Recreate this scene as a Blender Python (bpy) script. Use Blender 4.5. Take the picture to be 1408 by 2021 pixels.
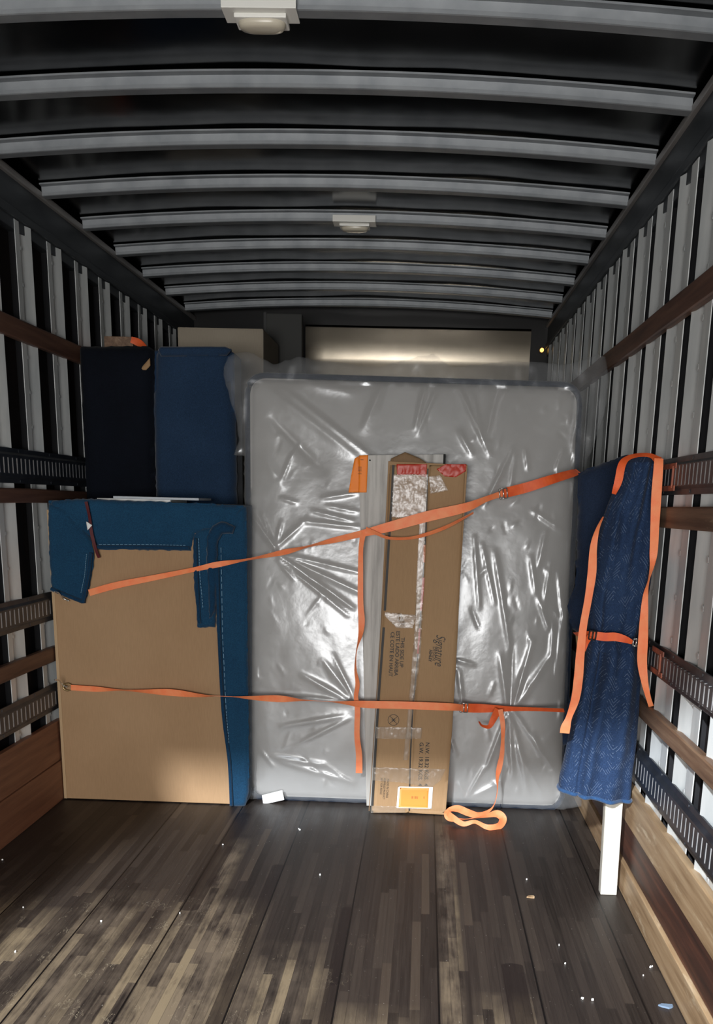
import bpy, bmesh, math, random
import numpy as np
from mathutils import Vector, Matrix, noise
random.seed(7)
for o in list(bpy.data.objects): bpy.data.objects.remove(o)
sc = bpy.context.scene
COL = sc.collection
# ------------------------------------------------------------------ camera
F, CH = 1900.0, 1.453
YAW, PIT, ROL, CX, CY = -.0309, -.2496, .0258, 768.6, 1475.2
def cam_axes():
    cy, sy = math.cos(YAW), math.sin(YAW); cp, sp = math.cos(PIT), math.sin(PIT); cr, sr = math.cos(ROL), math.sin(ROL)
    f = Vector((sy*cp, cy*cp, sp)); r = Vector((cy, -sy, 0)); u = r.cross(f)
    return r*cr+u*sr, -r*sr+u*cr, f
RX, UX, FX = cam_axes(); CAM = Vector((0, 0, CH))
cd = bpy.data.cameras.new('camera'); cam = bpy.data.objects.new('camera', cd); COL.objects.link(cam)
m4 = Matrix((RX, UX, -FX)).transposed().to_4x4(); m4.translation = CAM; cam.matrix_world = m4
cd.sensor_fit = 'AUTO'; cd.sensor_width = 36; cd.lens = F*36/2021
cd.shift_x = (704-CX)/2021; cd.shift_y = (CY-1010.5)/2021; cd.clip_start = .05
sc.camera = cam
# ------------------------------------------------------------------ world, lights, exposure
w = bpy.data.worlds.new('world'); sc.world = w; w.use_nodes = True
w.node_tree.nodes['Background'].inputs[0].default_value = (.55, .62, .75, 1)
w.node_tree.nodes['Background'].inputs[1].default_value = .05
def light(kind, name, loc, target, power, size=None, color=(1, 1, 1), sy=None, spot=None):
    l = bpy.data.lights.new(name, kind); o = bpy.data.objects.new(name, l); COL.objects.link(o)
    l.energy = power; l.color = color; o.location = loc
    o.rotation_euler = (Vector(target)-Vector(loc)).to_track_quat('-Z', 'Y').to_euler()
    if kind == 'AREA':
        l.shape = 'RECTANGLE' if sy else 'SQUARE'; l.size = size
        if sy: l.size_y = sy
    elif size: l.shadow_soft_size = size
    if spot: l.spot_size = math.radians(spot); l.spot_blend = .3
    return o
light('AREA', 'yard_light', (-.5, -2.6, 1.25), (-.4, 5, 1.3), 215, 1.9, (1, .985, .96), 1.0)
light('SPOT', 'lot_lamp', (-2.55, -6.15, 5.28), (-.2, 4, .2), 9500, .16, (.90, .95, 1), spot=50)
light('SPOT', 'pole_lamp', (.3, -4.0, 4.9), (-.9, 2.6, 0), 1500, .22, (1, .93, .80), spot=60)
sc.view_settings.view_transform = 'Standard'; sc.view_settings.look = 'None'
sc.view_settings.exposure = 0.0; sc.view_settings.gamma = 1; sc.view_settings.use_curve_mapping = False

# ------------------------------------------------------------------ helpers: geometry on real planes
def ray(px, py): return FX + RX*((px-CX)/F) - UX*((py-CY)/F)
def at(px, py, ax, v):
    d = ray(px, py); t = (v-CAM[ax])/d[ax]; return CAM+d*t
class Plane:
    def __init__(s, P0, ex, ez):
        s.P0 = Vector(P0); s.ex = Vector(ex).normalized(); ez = Vector(ez)
        s.ez = (ez-s.ex*ez.dot(s.ex)).normalized(); s.n = s.ex.cross(s.ez)      # n faces the camera side (-Y)
    def uv(s, px, py):
        d = ray(px, py); t = (s.P0-CAM).dot(s.n)/d.dot(s.n); q = CAM+d*t-s.P0
        return (q.dot(s.ex), q.dot(s.ez))
    def P(s, u, v, h=0): return s.P0+s.ex*u+s.ez*v+s.n*h
def vplane(Y): return Plane((0, Y, 0), (1, 0, 0), (0, 0, 1))

def mk(name, verts, faces, mat, parent=None, smooth=False, mats=None, mi=None):
    me = bpy.data.meshes.new(name); me.from_pydata([tuple(v) for v in verts], [], faces); me.update()
    for m in (mats or [mat]): me.materials.append(m)
    if mi is not None: me.polygons.foreach_set('material_index', mi)
    if smooth: me.polygons.foreach_set('use_smooth', [True]*len(me.polygons))
    o = bpy.data.objects.new(name, me); COL.objects.link(o)
    if parent: o.parent = parent; o.matrix_parent_inverse = parent.matrix_world.inverted()
    return o
def tag(o, label=None, cat=None, group=None, kind=None):
    for k, v in (('label', label), ('category', cat), ('group', group), ('kind', kind)):
        if v: o[k] = v
    return o
def empty(name, loc, label, cat, group=None):
    o = bpy.data.objects.new(name, None); COL.objects.link(o); o.location = loc; o.empty_display_size = .1
    bpy.context.view_layer.update()
    return tag(o, label, cat, group)
class MB:
    def __init__(s): s.v = []; s.f = []
    def box(s, x0, y0, z0, x1, y1, z1):
        b = len(s.v); s.v += [Vector(p) for p in ((x0,y0,z0),(x1,y0,z0),(x1,y1,z0),(x0,y1,z0),(x0,y0,z1),(x1,y0,z1),(x1,y1,z1),(x0,y1,z1))]
        s.f += [tuple(b+i for i in q) for q in ((0,3,2,1),(4,5,6,7),(0,1,5,4),(1,2,6,5),(2,3,7,6),(3,0,4,7))]; return s
    def sweep(s, prof, path, closed=True, caps=True):
        """prof: function(i)->list of Vectors for station i ; path: number of stations"""
        b = len(s.v); n = None
        for i in range(path):
            pts = prof(i); n = len(pts); s.v += pts
        for i in range(path-1):
            for j in range(n if closed else n-1):
                k = (j+1) % n; s.f.append((b+i*n+j, b+i*n+k, b+(i+1)*n+k, b+(i+1)*n+j))
        if caps and closed:
            s.f.append(tuple(b+j for j in reversed(range(n)))); s.f.append(tuple(b+(path-1)*n+j for j in range(n)))
        return s
    def tube(s, pts, r, n=8):
        pts = [Vector(p) for p in pts]
        def prof(i):
            t = (pts[min(i+1, len(pts)-1)]-pts[max(i-1, 0)]).normalized()
            a = t.orthogonal().normalized() if abs(t.z) > .9 else t.cross(Vector((0, 0, 1))).normalized()
            b = t.cross(a); return [pts[i]+(a*math.cos(2*math.pi*j/n)+b*math.sin(2*math.pi*j/n))*r for j in range(n)]
        return s.sweep(prof, len(pts))
    def build(s, name, mat, parent=None, smooth=False, bevel=0, seg=2):
        o = mk(name, s.v, s.f, mat, parent, smooth)
        bm = bmesh.new(); bm.from_mesh(o.data); bmesh.ops.recalc_face_normals(bm, faces=bm.faces)
        if bevel: bmesh.ops.bevel(bm, geom=list(bm.edges), offset=bevel, segments=seg, affect='EDGES', profile=.7)
        bm.to_mesh(o.data); bm.free(); return o
def frame_box(pl, u0, v0, u1, v1, h0, h1):
    m = MB(); c = [pl.P(u, v, h) for h in (h0, h1) for (u, v) in ((u0,v0),(u1,v0),(u1,v1),(u0,v1))]
    m.v = c; m.f = [(0,1,2,3),(7,6,5,4),(0,4,5,1),(1,5,6,2),(2,6,7,3),(3,7,4,0)]; return m

def seg_dist(P, a, b):
    a = np.array(a); b = np.array(b); d = b-a; L = max(d@d, 1e-12)
    t = np.clip(((P-a)@d)/L, 0, 1); q = a+t[:, None]*d; return np.hypot(*(P-q).T), t, q
def inside(P, poly):
    x, y = P.T; r = np.zeros(len(P), bool); n = len(poly)
    for i in range(n):
        x0, y0 = poly[i]; x1, y1 = poly[(i+1) % n]
        if y0 == y1: continue
        c = ((y0 > y) != (y1 > y)) & (x < (x1-x0)*(y-y0)/(y1-y0)+x0); r ^= c
    return r
def smooth_poly(poly, step=.012, jag=0, seed=1, closed=True):
    rnd = random.Random(seed); out = []; n = len(poly)
    for i in range(n):
        a = poly[i]; b = poly[(i+1) % n]; L = math.dist(a, b); k = max(1, int(L/step))
        for j in range(k):
            t = j/k; out.append((a[0]+(b[0]-a[0])*t+rnd.uniform(-jag, jag), a[1]+(b[1]-a[1])*t+rnd.uniform(-jag, jag)))
    return out
def pad(name, pl, poly, mat, parent=None, res=.012, thick=.02, puff=.01, rad=.02, fold=None, h0=0.0, jag=0, solid=True, seed=1):
    """a soft panel: the outline poly (u,v on plane pl), thickened, rounded towards its hem, with folds"""
    poly = smooth_poly(poly, .012, jag, seed) if jag else poly
    A = np.array(poly); u0, v0 = A.min(0)-res; u1, v1 = A.max(0)+res
    nu = int((u1-u0)/res)+2; nv = int((v1-v0)/res)+2
    U, V = np.meshgrid(u0+np.arange(nu)*res, v0+np.arange(nv)*res); P = np.stack([U.ravel(), V.ravel()], 1)
    ins = inside(P, poly).reshape(nv, nu)
    cell = ins[:-1, :-1] | ins[1:, :-1] | ins[:-1, 1:] | ins[1:, 1:]
    used = np.zeros((nv, nu), bool)
    used[:-1, :-1] |= cell; used[1:, :-1] |= cell; used[:-1, 1:] |= cell; used[1:, 1:] |= cell
    best = np.full(len(P), 1e9); Q = P.copy()
    for i in range(len(poly)):
        d, t, q = seg_dist(P, poly[i], poly[(i+1) % len(poly)]); k = d < best; best[k] = d[k]; Q[k] = q[k]
    out = used.ravel() & ~ins.ravel(); P[out] = Q[out]; best[out] = 0
    H = thick*np.sqrt(np.clip(1-(1-np.clip(best/rad, 0, 1))**2, 0, 1))+puff*(1-np.exp(-best/.12))
    if fold is not None: H = H+fold(P)*np.clip(best/(rad*.8)+.12, 0, 1)
    idx = -np.ones(nu*nv, int); us = np.where(used.ravel())[0]; idx[us] = np.arange(len(us))
    verts = [pl.P(P[i, 0], P[i, 1], h0+H[i]) for i in us]; faces = []; ec = {}
    I = idx.reshape(nv, nu)
    for j, i in zip(*np.where(cell)):
        f = (int(I[j, i]), int(I[j, i+1]), int(I[j+1, i+1]), int(I[j+1, i])); faces.append(f)
        for a, b in zip(f, f[1:]+f[:1]): ec[(a, b)] = 1
    if solid:
        n = len(verts); faces += [tuple(reversed([q+n for q in f])) for f in list(faces)]
        verts += [pl.P(P[i, 0], P[i, 1], h0-.0) for i in us]
        for (a, b) in ec:
            if (b, a) not in ec: faces.append((b, a, a+n, b+n))
    return mk(name, verts, faces, mat, parent, True)

def fbm(P, sx, sz, amp, seed=0):
    return np.array([noise.noise((p[0]*sx+seed, p[1]*sz, seed*1.7)) for p in P])*amp
def ridges(lst):
    """lst of (u0,v0,u1,v1,width,height): sharp creases that fade towards their ends"""
    def fn(P):
        H = np.zeros(len(P))
        for (a, b, c, d, w_, h_) in lst:
            D, t, _ = seg_dist(P, (a, b), (c, d)); H += h_*np.exp(-(D/w_)**1.4)*(np.sin(math.pi*np.clip(t*.9+.05, 0, 1))**.5)
        return H
    return fn
def catmull(pts, k=8):
    out = []; n = len(pts); P = [np.array(p, float) for p in pts]
    for i in range(n-1):
        p0 = P[max(i-1, 0)]; p1 = P[i]; p2 = P[i+1]; p3 = P[min(i+2, n-1)]
        for j in range(k):
            t = j/k; out.append(.5*((2*p1)+(-p0+p2)*t+(2*p0-5*p1+4*p2-p3)*t*t+(-p0+3*p1-3*p2+p3)*t**3))
    out.append(P[-1]); return out
def ribbon(name, pts, mat, parent=None, n=(0, -1, 0), th=.0018, k=8, out=None):
    """pts: (x,y,z,width,twist in degrees). A webbing strap: flat ribbon with real thickness"""
    Q = catmull(pts, k); n = Vector(n).normalized(); N = len(Q); m = MB()
    C = [Vector(q[:3]) for q in Q]
    def prof(i):
        t = (C[min(i+1, N-1)]-C[max(i-1, 0)]).normalized(); s = t.cross(n)
        if s.length < .05: s = t.orthogonal()
        s.normalize(); s = Matrix.Rotation(math.radians(Q[i][4]), 3, t) @ s; b = t.cross(s).normalized()
        h = s*(Q[i][3]/2); e = b*(th/2)
        return [C[i]-h-e, C[i]-h*.0-e*1.2, C[i]+h-e, C[i]+h+e, C[i]+h*.0+e*1.2, C[i]-h+e]
    m.sweep(prof, N); o = m.build(name, mat, parent); return o
def text(name, s, pl, u, v, size, mat, parent, rot=-90, shear=0, align='LEFT', sx=1.0, bold=0):
    """printed lettering on plane pl, a hair above the surface"""
    c = bpy.data.curves.new(name, 'FONT'); c.body = s; c.size = size; c.extrude = 0; c.shear = shear; c.align_x = align; c.offset = bold
    t = bpy.data.objects.new(name, c); COL.objects.link(t)
    bpy.context.view_layer.update(); me = bpy.data.meshes.new_from_object(t.evaluated_get(bpy.context.evaluated_depsgraph_get()))
    bpy.data.objects.remove(t); a = math.radians(rot)
    V = [pl.P(u+(p.co.x*sx)*math.cos(a)-p.co.y*math.sin(a), v+(p.co.x*sx)*math.sin(a)+p.co.y*math.cos(a), .0009) for p in me.vertices]
    return mk(name, V, [tuple(p.vertices) for p in me.polygons], mat, parent)

# ------------------------------------------------------------------ materials
def mat(name, col, rough=.6, metal=0, spec=.5):
    m = bpy.data.materials.new(name); m.use_nodes = True; b = m.node_tree.nodes['Principled BSDF']
    b.inputs['Base Color'].default_value = (*col, 1); b.inputs['Roughness'].default_value = rough
    b.inputs['Metallic'].default_value = metal; b.inputs['Specular IOR Level'].default_value = spec
    return m
class NT:
    def __init__(s, m): s.t = m.node_tree; s.b = s.t.nodes.get('Principled BSDF')
    def n(s, typ, **kw):
        x = s.t.nodes.new(typ)
        for k, v in kw.items(): setattr(x, k, v)
        return x
    def l(s, a, b): s.t.links.new(a, b)
    def math(s, op, a, b=None, c=None, clamp=False):
        x = s.n('ShaderNodeMath', operation=op); x.use_clamp = clamp
        for i, q in enumerate((a, b, c)):
            if q is None: continue
            if isinstance(q, (int, float)): x.inputs[i].default_value = q
            else: s.l(q, x.inputs[i])
        return x.outputs[0]
    def coord(s, scale=(1, 1, 1), kind='Object'):
        g = s.n('ShaderNodeNewGeometry') if kind == 'World' else s.n('ShaderNodeTexCoord'); mp = s.n('ShaderNodeMapping'); mp.inputs['Scale'].default_value = scale
        s.l(g.outputs['Position' if kind == 'World' else kind], mp.inputs[0]); return mp.outputs[0]
    def noise(s, vec, scale, detail=4, rough=.5):
        x = s.n('ShaderNodeTexNoise'); x.inputs['Scale'].default_value = scale; x.inputs['Detail'].default_value = detail
        x.inputs['Roughness'].default_value = rough; s.l(vec, x.inputs['Vector']); return x.outputs['Fac']
    def ramp(s, fac, stops):
        r = s.n('ShaderNodeValToRGB'); e = r.color_ramp.elements
        while len(e) < len(stops): e.new(.5)
        for q, (p, c) in zip(e, stops): q.position = p; q.color = (*c, 1)
        s.l(fac, r.inputs[0]); return r.outputs[0]
    def mix(s, fac, a, b, mode='MIX'):
        x = s.n('ShaderNodeMix', data_type='RGBA', blend_type=mode)
        for i, q in ((0, fac), (6, a), (7, b)):
            if isinstance(q, (int, float)): x.inputs[i].default_value = q
            elif isinstance(q, tuple): x.inputs[i].default_value = (*q, 1)
            else: s.l(q, x.inputs[i])
        return x.outputs[2]
    def bump(s, h, strength=.3, dist=.002):
        x = s.n('ShaderNodeBump'); x.inputs['Strength'].default_value = strength; x.inputs['Distance'].default_value = dist
        s.l(h, x.inputs['Height']); s.l(x.outputs[0], s.b.inputs['Normal']); return x
def noisy(name, c0, c1, scale=(1, 1, 1), ns=8, rough=.6, metal=0, bump=.2, bd=.002, detail=5, spec=.5, lo=.3, hi=.7):
    m = mat(name, c0, rough, metal, spec); t = NT(m); v = t.coord(scale, 'World'); f = t.noise(v, ns, detail)
    t.l(t.ramp(f, [(lo, c0), (hi, c1)]), t.b.inputs['Base Color'])
    if bump: t.bump(t.noise(v, ns*3, detail), bump, bd)
    return m
M = {}
M['galv'] = noisy('galvanised_steel', (.62, .65, .65), (.82, .84, .83), (1, 1, .25), 14, .42, .25, .1)
M['bow'] = noisy('bow_steel', (.20, .215, .23), (.30, .315, .33), (1, 1, 1), 10, .5, .35, .15)
M['rail'] = noisy('dark_rail_steel', (.05, .06, .07), (.10, .11, .12), (1, .3, 1), 8, .45, .6, .1)
M['lip'] = noisy('rail_lip_steel', (.30, .28, .27), (.42, .40, .38), (1, .3, 1), 8, .45, .5, .1)
M['panel'] = noisy('wall_sheet', (.012, .012, .015), (.034, .024, .020), (1, 1, .4), 2.5, .75, 0, .06, .004, 5, .12)
M['ceil'] = noisy('roof_sheet', (.020, .022, .026), (.045, .045, .045), (1, 1, 1), 2.0, .20, 1, .08, .02, 1)
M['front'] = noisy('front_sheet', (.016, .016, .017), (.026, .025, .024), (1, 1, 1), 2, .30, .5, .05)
M['frontglow'] = noisy('glow_band_sheet', (.32, .28, .22), (.40, .35, .28), (1, 1, 1), 3, .20, 1, .1)  # pale metal for the added glow band on the front wall
M['track'] = noisy('painted_track_steel', (.050, .047, .050), (.10, .095, .095), (1, 1, 1), 12, .42, .3, .2)
M['trackdark'] = noisy('dark_track_steel', (.018, .021, .028), (.04, .045, .055), (1, 1, 1), 12, .42, .3, .2)
M['orangepaint'] = noisy('orange_overspray', (.42, .12, .06), (.22, .08, .06), (1, 1, 1), 40, .6, 0, .2)
M['slotlight'] = mat('slot_brightener_white', (.80, .80, .80), .6, 0, .2)  # pale colour stands in for light caught in the track slots
M['web'] = mat('post_groove_shade', (.02, .02, .022), .8, 0, .1)  # near-black colour stands in for shade inside the post groove
M['black'] = mat('black_hole', (.01, .01, .01), .8)
M['ink'] = mat('black_ink', (.02, .017, .015), .6)
M['redink'] = mat('red_print', (.55, .03, .015), .4)
M['steel'] = mat('zinc_buckle', (.75, .74, .70), .25, .9)
M['brass'] = mat('brass_ring', (.45, .33, .16), .35, .9)
M['lampwhite'] = mat('white_plastic_housing', (.78, .77, .72), .4)
M['lens'] = mat('cream_lens', (.55, .50, .40), .3)
M['card_white'] = mat('white_paper', (.85, .85, .83), .6)
M['tagorange'] = mat('orange_paper', (1.0, .25, .01), .55)
M['amber'] = mat('amber_lens', (.9, .35, .03), .4)
e_ = M['amber'].node_tree.nodes['Principled BSDF']; e_.inputs['Emission Color'].default_value = (1, .5, .12, 1); e_.inputs['Emission Strength'].default_value = 2.5
def wood(name, c0, c1, c2, axis='y', rough=.55, scuff=None, bumpv=.25):
    m = mat(name, c0, rough); t = NT(m); s = {'y': (14, .7, 14), 'z': (14, 14, .8), 'x': (.8, 14, 14)}[axis]
    v = t.coord(s, 'World'); f = t.noise(v, 2.2, 8, .62); c = t.ramp(f, [(.3, c0), (.5, c1), (.72, c2)])
    if scuff:
        g = t.noise(t.coord((9, 1.5, 9), 'World'), 2.2, 6, .7); k = t.math('MULTIPLY', t.math('SUBTRACT', g, .58, clamp=True), 9, clamp=True)
        c = t.mix(k, c, scuff)
    t.l(c, t.b.inputs['Base Color']); t.bump(f, bumpv, .002); return m
M['slat'] = wood('brown_slat_wood', (.062, .028, .018), (.125, .058, .036), (.19, .10, .062))
M['slat_r'] = wood('worn_slat_wood', (.10, .052, .03), (.20, .115, .068), (.31, .20, .125), scuff=(.36, .26, .17))
M['kick_l'] = wood('reddish_kick_wood', (.15, .060, .032), (.23, .095, .050), (.31, .145, .080))
M['kick_tan'] = wood('tan_kick_wood', (.20, .12, .06), (.36, .235, .13), (.50, .36, .22), scuff=(.55, .43, .29))
M['kick_dark'] = wood('dark_kick_wood', (.030, .014, .010), (.065, .025, .016), (.15, .055, .03))
M['white_wood'] = wood('whitewashed_wood', (.38, .35, .28), (.56, .53, .46), (.66, .63, .56), 'z')
M['grey_wood'] = wood('grey_wood_grain', (.26, .245, .225), (.46, .44, .41), (.60, .58, .55), 'z', .5)
# --- floor: laminated hardwood strips, board seams, wear
def floor_mat():
    m = mat('laminated_floor', (.06, .05, .045), .42, 0, .35); t = NT(m)
    g = t.n('ShaderNodeNewGeometry'); sp = t.n('ShaderNodeSeparateXYZ'); t.l(g.outputs['Position'], sp.inputs[0]); X, Y = sp.outputs[0], sp.outputs[1]
    W = .031
    col = t.math('FLOOR', t.math('DIVIDE', X, W))
    wn = t.n('ShaderNodeTexWhiteNoise', noise_dimensions='1D'); t.l(col, wn.inputs['W'])
    row = t.math('FLOOR', t.math('DIVIDE', t.math('ADD', Y, t.math('MULTIPLY', wn.outputs['Value'], 7.3)), .62))
    cmb = t.n('ShaderNodeCombineXYZ'); t.l(col, cmb.inputs[0]); t.l(row, cmb.inputs[1])
    wn2 = t.n('ShaderNodeTexWhiteNoise', noise_dimensions='3D'); t.l(cmb.outputs[0], wn2.inputs['Vector'])
    c = t.ramp(wn2.outputs['Value'], [(0, (.011, .008, .007)), (.3, (.023, .017, .015)), (.75, (.036, .027, .023)), (.95, (.055, .042, .034)), (1, (.085, .062, .046))])
    gr = t.noise(t.coord((40, 1.2, 1), 'World'), 2.5, 8, .65)
    c = t.mix(.38, c, t.ramp(gr, [(.3, (.010, .008, .007)), (.5, (.034, .026, .022)), (.75, (.066, .052, .042))]), 'MIX')
    def band(x0, hw, y0, y1, soft=.25, slope=0):
        dx = t.math('ABSOLUTE', t.math('SUBTRACT', X, x0)); a_ = t.math('SUBTRACT', 1, t.math('DIVIDE', dx, hw), clamp=True)
        dy = t.math('ABSOLUTE', t.math('SUBTRACT', Y, (y0+y1)/2)); b_ = t.math('DIVIDE', t.math('SUBTRACT', (y1-y0)/2, dy), soft, clamp=True)
        return t.math('MULTIPLY', a_, b_)
    fine = t.noise(t.coord((30, 1.6, 1), 'World'), 2.2, 9, .72); patch_ = t.noise(t.coord((5, 2.5, 1), 'World'), 2.0, 4, .6)
    pw = t.math('MULTIPLY', t.math('ADD', t.math('ADD', fine, patch_), t.math('MULTIPLY', wn2.outputs['Value'], .20)), 1.07)
    wear = None
    for x0, hw, y0, y1, am in ((-.71, .20, .6, 3.35, 1.0), (-.77, .06, 2.9, 4.0, .8), (-1.10, .13, .6, 3.38, .85), (-1.32, .14, .6, 3.2, .55), (-1.52, .2, .6, 3.3, .45), (-.90, .14, .6, 3.1, .6), (-.42, .18, .6, 3.0, .5), (.13, .045, 1.2, 4.3, .75), (.30, .12, .6, 2.7, .4), (-.15, .2, .6, 2.6, .4)):
        q_ = t.math('MULTIPLY', band(x0, hw, y0, y1), am); wear = q_ if wear is None else t.math('MAXIMUM', wear, q_)
    wear = t.math('MULTIPLY', t.math('MULTIPLY', t.math('POWER', wear, .6), t.math('SUBTRACT', pw, .92, clamp=True)), 3.4, clamp=True)
    c = t.mix(wear, c, t.ramp(wn2.outputs['Value'], [(0, (.085, .066, .052)), (.5, (.145, .112, .082)), (1, (.22, .17, .11))]))
    dk = None
    for x0, hw, y0, y1 in ((-.815, .05, 3.2, 4.35), (-.555, .035, 2.2, 3.7), (.33, .05, 1.5, 2.9), (-.24, .03, 2.0, 3.3)):
        q_ = t.math('GREATER_THAN', band(x0, hw, y0, y1, .02), .3); dk = q_ if dk is None else t.math('MAXIMUM', dk, q_)
    c = t.mix(t.math('MULTIPLY', dk, .7), c, (.011, .007, .007))
    cr = t.noise(t.coord((3.0, 1.0, 1), 'World'), 3.2, 5, .7); crk_ = t.math('LESS_THAN', t.math('ABSOLUTE', t.math('SUBTRACT', cr, .56)), .0028)
    mk_ = t.math('MULTIPLY', band(-.95, 1.0, .5, 3.4), t.math('GREATER_THAN', t.noise(t.coord((1, 1, 1), 'World'), 9, 2), .52))
    c = t.mix(t.math('MULTIPLY', t.math('MULTIPLY', crk_, mk_), .8, clamp=True), c, (.30, .25, .18))
    # scratches
    v2 = t.coord((60, 2.2, 1), 'World'); sc_ = t.noise(v2, 3.1, 3, .8); k = t.math('MULTIPLY', t.math('SUBTRACT', sc_, .70, clamp=True), 9, clamp=True)
    c = t.mix(t.math('MULTIPLY', k, .6), c, (.15, .14, .12))
    sw = t.noise(t.coord((9, 9, 1), 'World'), 14, 2, .5); k2 = t.math('MULTIPLY', t.math('SUBTRACT', sw, .735, clamp=True), 30, clamp=True)
    c = t.mix(k2, c, (.35, .33, .30))
    # board seams every ten strips, hairline seams between strips
    fr = t.math('FRACT', t.math('DIVIDE', t.math('ADD', X, .845), .31)); seam = t.math('LESS_THAN', fr, .020)
    fs = t.math('FRACT', t.math('DIVIDE', X, W)); hs = t.math('MULTIPLY', t.math('LESS_THAN', fs, .05), .45)
    c = t.mix(hs, c, (.012, .009, .008)); c = t.mix(seam, c, (.004, .003, .003))
    t.l(c, t.b.inputs['Base Color'])
    rr = t.n('ShaderNodeMapRange'); t.l(gr, rr.inputs[0]); rr.inputs[3].default_value = .36; rr.inputs[4].default_value = .62; t.l(rr.outputs[0], t.b.inputs['Roughness'])
    t.bump(t.math('SUBTRACT', gr, t.math('MULTIPLY', seam, 3)), .35, .0025); return m
M['floor'] = floor_mat()
# --- cloth
def cloth(name, c0, c1, weave=260, zig=None, sheen=.2, rough=.9):
    m = mat(name, c0, rough, 0, .15); t = NT(m); v = t.coord((1, 1, 1), 'World'); f = t.noise(v, 3.2, 6, .6)
    c = t.ramp(f, [(.3, c0), (.7, c1)]); wv = t.noise(v, weave, 2, .5)
    c = t.mix(.35, c, t.ramp(wv, [(.35, tuple(q*.55 for q in c0)), (.65, tuple(q*1.3 for q in c1))]))
    h = wv
    if zig:
        sp = t.n('ShaderNodeSeparateXYZ'); t.l(v, sp.inputs[0])
        # zigzag quilting: stitched lines that go up and down across the cloth
        tri = t.math('PINGPONG', t.math('ADD', sp.outputs[0], t.math('MULTIPLY', t.noise(v, 4, 2), .08)), .036)
        a = t.math('ADD', sp.outputs[2], t.math('MULTIPLY', tri, 1.5)); fr = t.math('FRACT', t.math('DIVIDE', a, .0145))
        ln = t.math('LESS_THAN', t.math('ABSOLUTE', t.math('SUBTRACT', fr, .5)), .06)
        br = t.math('GREATER_THAN', t.noise(v, 34, 3), .53); ln = t.math('MULTIPLY', ln, br)
        c = t.mix(t.math('MULTIPLY', ln, .42), c, zig); h = t.math('ADD', t.math('MULTIPLY', t.math('PINGPONG', fr, .5), 2), t.math('MULTIPLY', wv, .4))
    t.l(c, t.b.inputs['Base Color']); t.bump(h, .3, .002); t.b.inputs['Sheen Weight'].default_value = sheen; return m
M['teal'] = cloth('teal_blanket_cloth', (.007, .038, .085), (.012, .062, .128))
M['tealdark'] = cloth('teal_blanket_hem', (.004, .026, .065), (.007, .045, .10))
M['navyback'] = cloth('slate_blue_cloth', (.012, .030, .066), (.019, .044, .092))
M['black_cloth'] = cloth('near_black_cloth', (.002, .003, .006), (.004, .006, .012), sheen=.03)
M['quilt'] = cloth('quilted_blue_cloth', (.013, .028, .070), (.026, .052, .118), zig=(.30, .38, .52), sheen=.04)
M['quiltdark'] = cloth('dark_felt_cloth', (.010, .018, .040), (.016, .028, .058))
M['navy'] = cloth('navy_border_cloth', (.010, .018, .036), (.018, .030, .055))
M['matgrey'] = noisy('grey_ticking', (.42, .405, .385), (.48, .465, .445), (1, 1, 1), 2.5, .8, 0, .2, .001)
M['stitch'] = mat('pale_stitching', (.22, .40, .55), .8)
def strapmat(name, c0, c1):
    m = mat(name, c0, .55); t = NT(m); v = t.coord((1, 1, 1), 'World'); t.l(t.ramp(t.noise(v, 30, 4), [(.3, c0), (.7, c1)]), t.b.inputs['Base Color'])
    t.bump(t.noise(v, 500, 2), .4, .001); return m
M['strap'] = strapmat('orange_webbing', (1.0, .235, .085), (1.0, .32, .13))
M['strapdeep'] = strapmat('deep_orange_webbing', (.80, .10, .02), (.92, .15, .03))
def cardboard(name, c0, c1, r=.7):
    m = mat(name, c0, r, 0, .3); t = NT(m); v = t.coord((1, 1, 1), 'World'); f = t.noise(v, 2.2, 5)
    c = t.ramp(f, [(.3, c0), (.7, c1)]); g = t.noise(t.coord((160, 160, 12), 'World'), 2, 2)
    c = t.mix(.12, c, t.ramp(g, [(.3, tuple(q*.6 for q in c0)), (.7, tuple(q*1.2 for q in c1))])); t.l(c, t.b.inputs['Base Color']); t.bump(g, .12, .001); return m
M['fibre'] = cardboard('tan_fibreboard', (.36, .22, .115), (.42, .265, .145))
M['carton'] = cardboard('brown_cardboard', (.33, .20, .10), (.40, .25, .13))
M['carton_edge'] = cardboard('dark_cardboard_edge', (.20, .12, .06), (.26, .16, .085))
M['beigebox'] = cardboard('beige_board', (.30, .25, .19), (.36, .31, .24))
def plastic(name, alpha, white=(.55, .56, .57), g=.5, rough=.16, bs=.6):
    m = bpy.data.materials.new(name); m.use_nodes = True; t = NT(m); nt = t.t; nt.nodes.remove(t.b)
    out = [n for n in nt.nodes if n.type == 'OUTPUT_MATERIAL'][0]
    tr = t.n('ShaderNodeBsdfTransparent'); gl = t.n('ShaderNodeBsdfGlossy'); di = t.n('ShaderNodeBsdfDiffuse'); gl.inputs['Roughness'].default_value = rough
    gl.inputs['Color'].default_value = (.95, .97, 1, 1); di.inputs['Color'].default_value = (*white, 1)
    m1 = t.n('ShaderNodeMixShader'); m1.inputs[0].default_value = g; t.l(di.outputs[0], m1.inputs[1]); t.l(gl.outputs[0], m1.inputs[2])
    m2 = t.n('ShaderNodeMixShader'); m2.inputs[0].default_value = alpha; t.l(tr.outputs[0], m2.inputs[1]); t.l(m1.outputs[0], m2.inputs[2])
    v = t.coord((1, 1, 1), 'World'); h = t.noise(v, 16, 3, .45); b = t.n('ShaderNodeBump'); b.inputs['Strength'].default_value = bs; b.inputs['Distance'].default_value = .012
    t.l(h, b.inputs['Height']); t.l(b.outputs[0], gl.inputs['Normal']); t.l(m2.outputs[0], out.inputs['Surface']); return m
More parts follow.
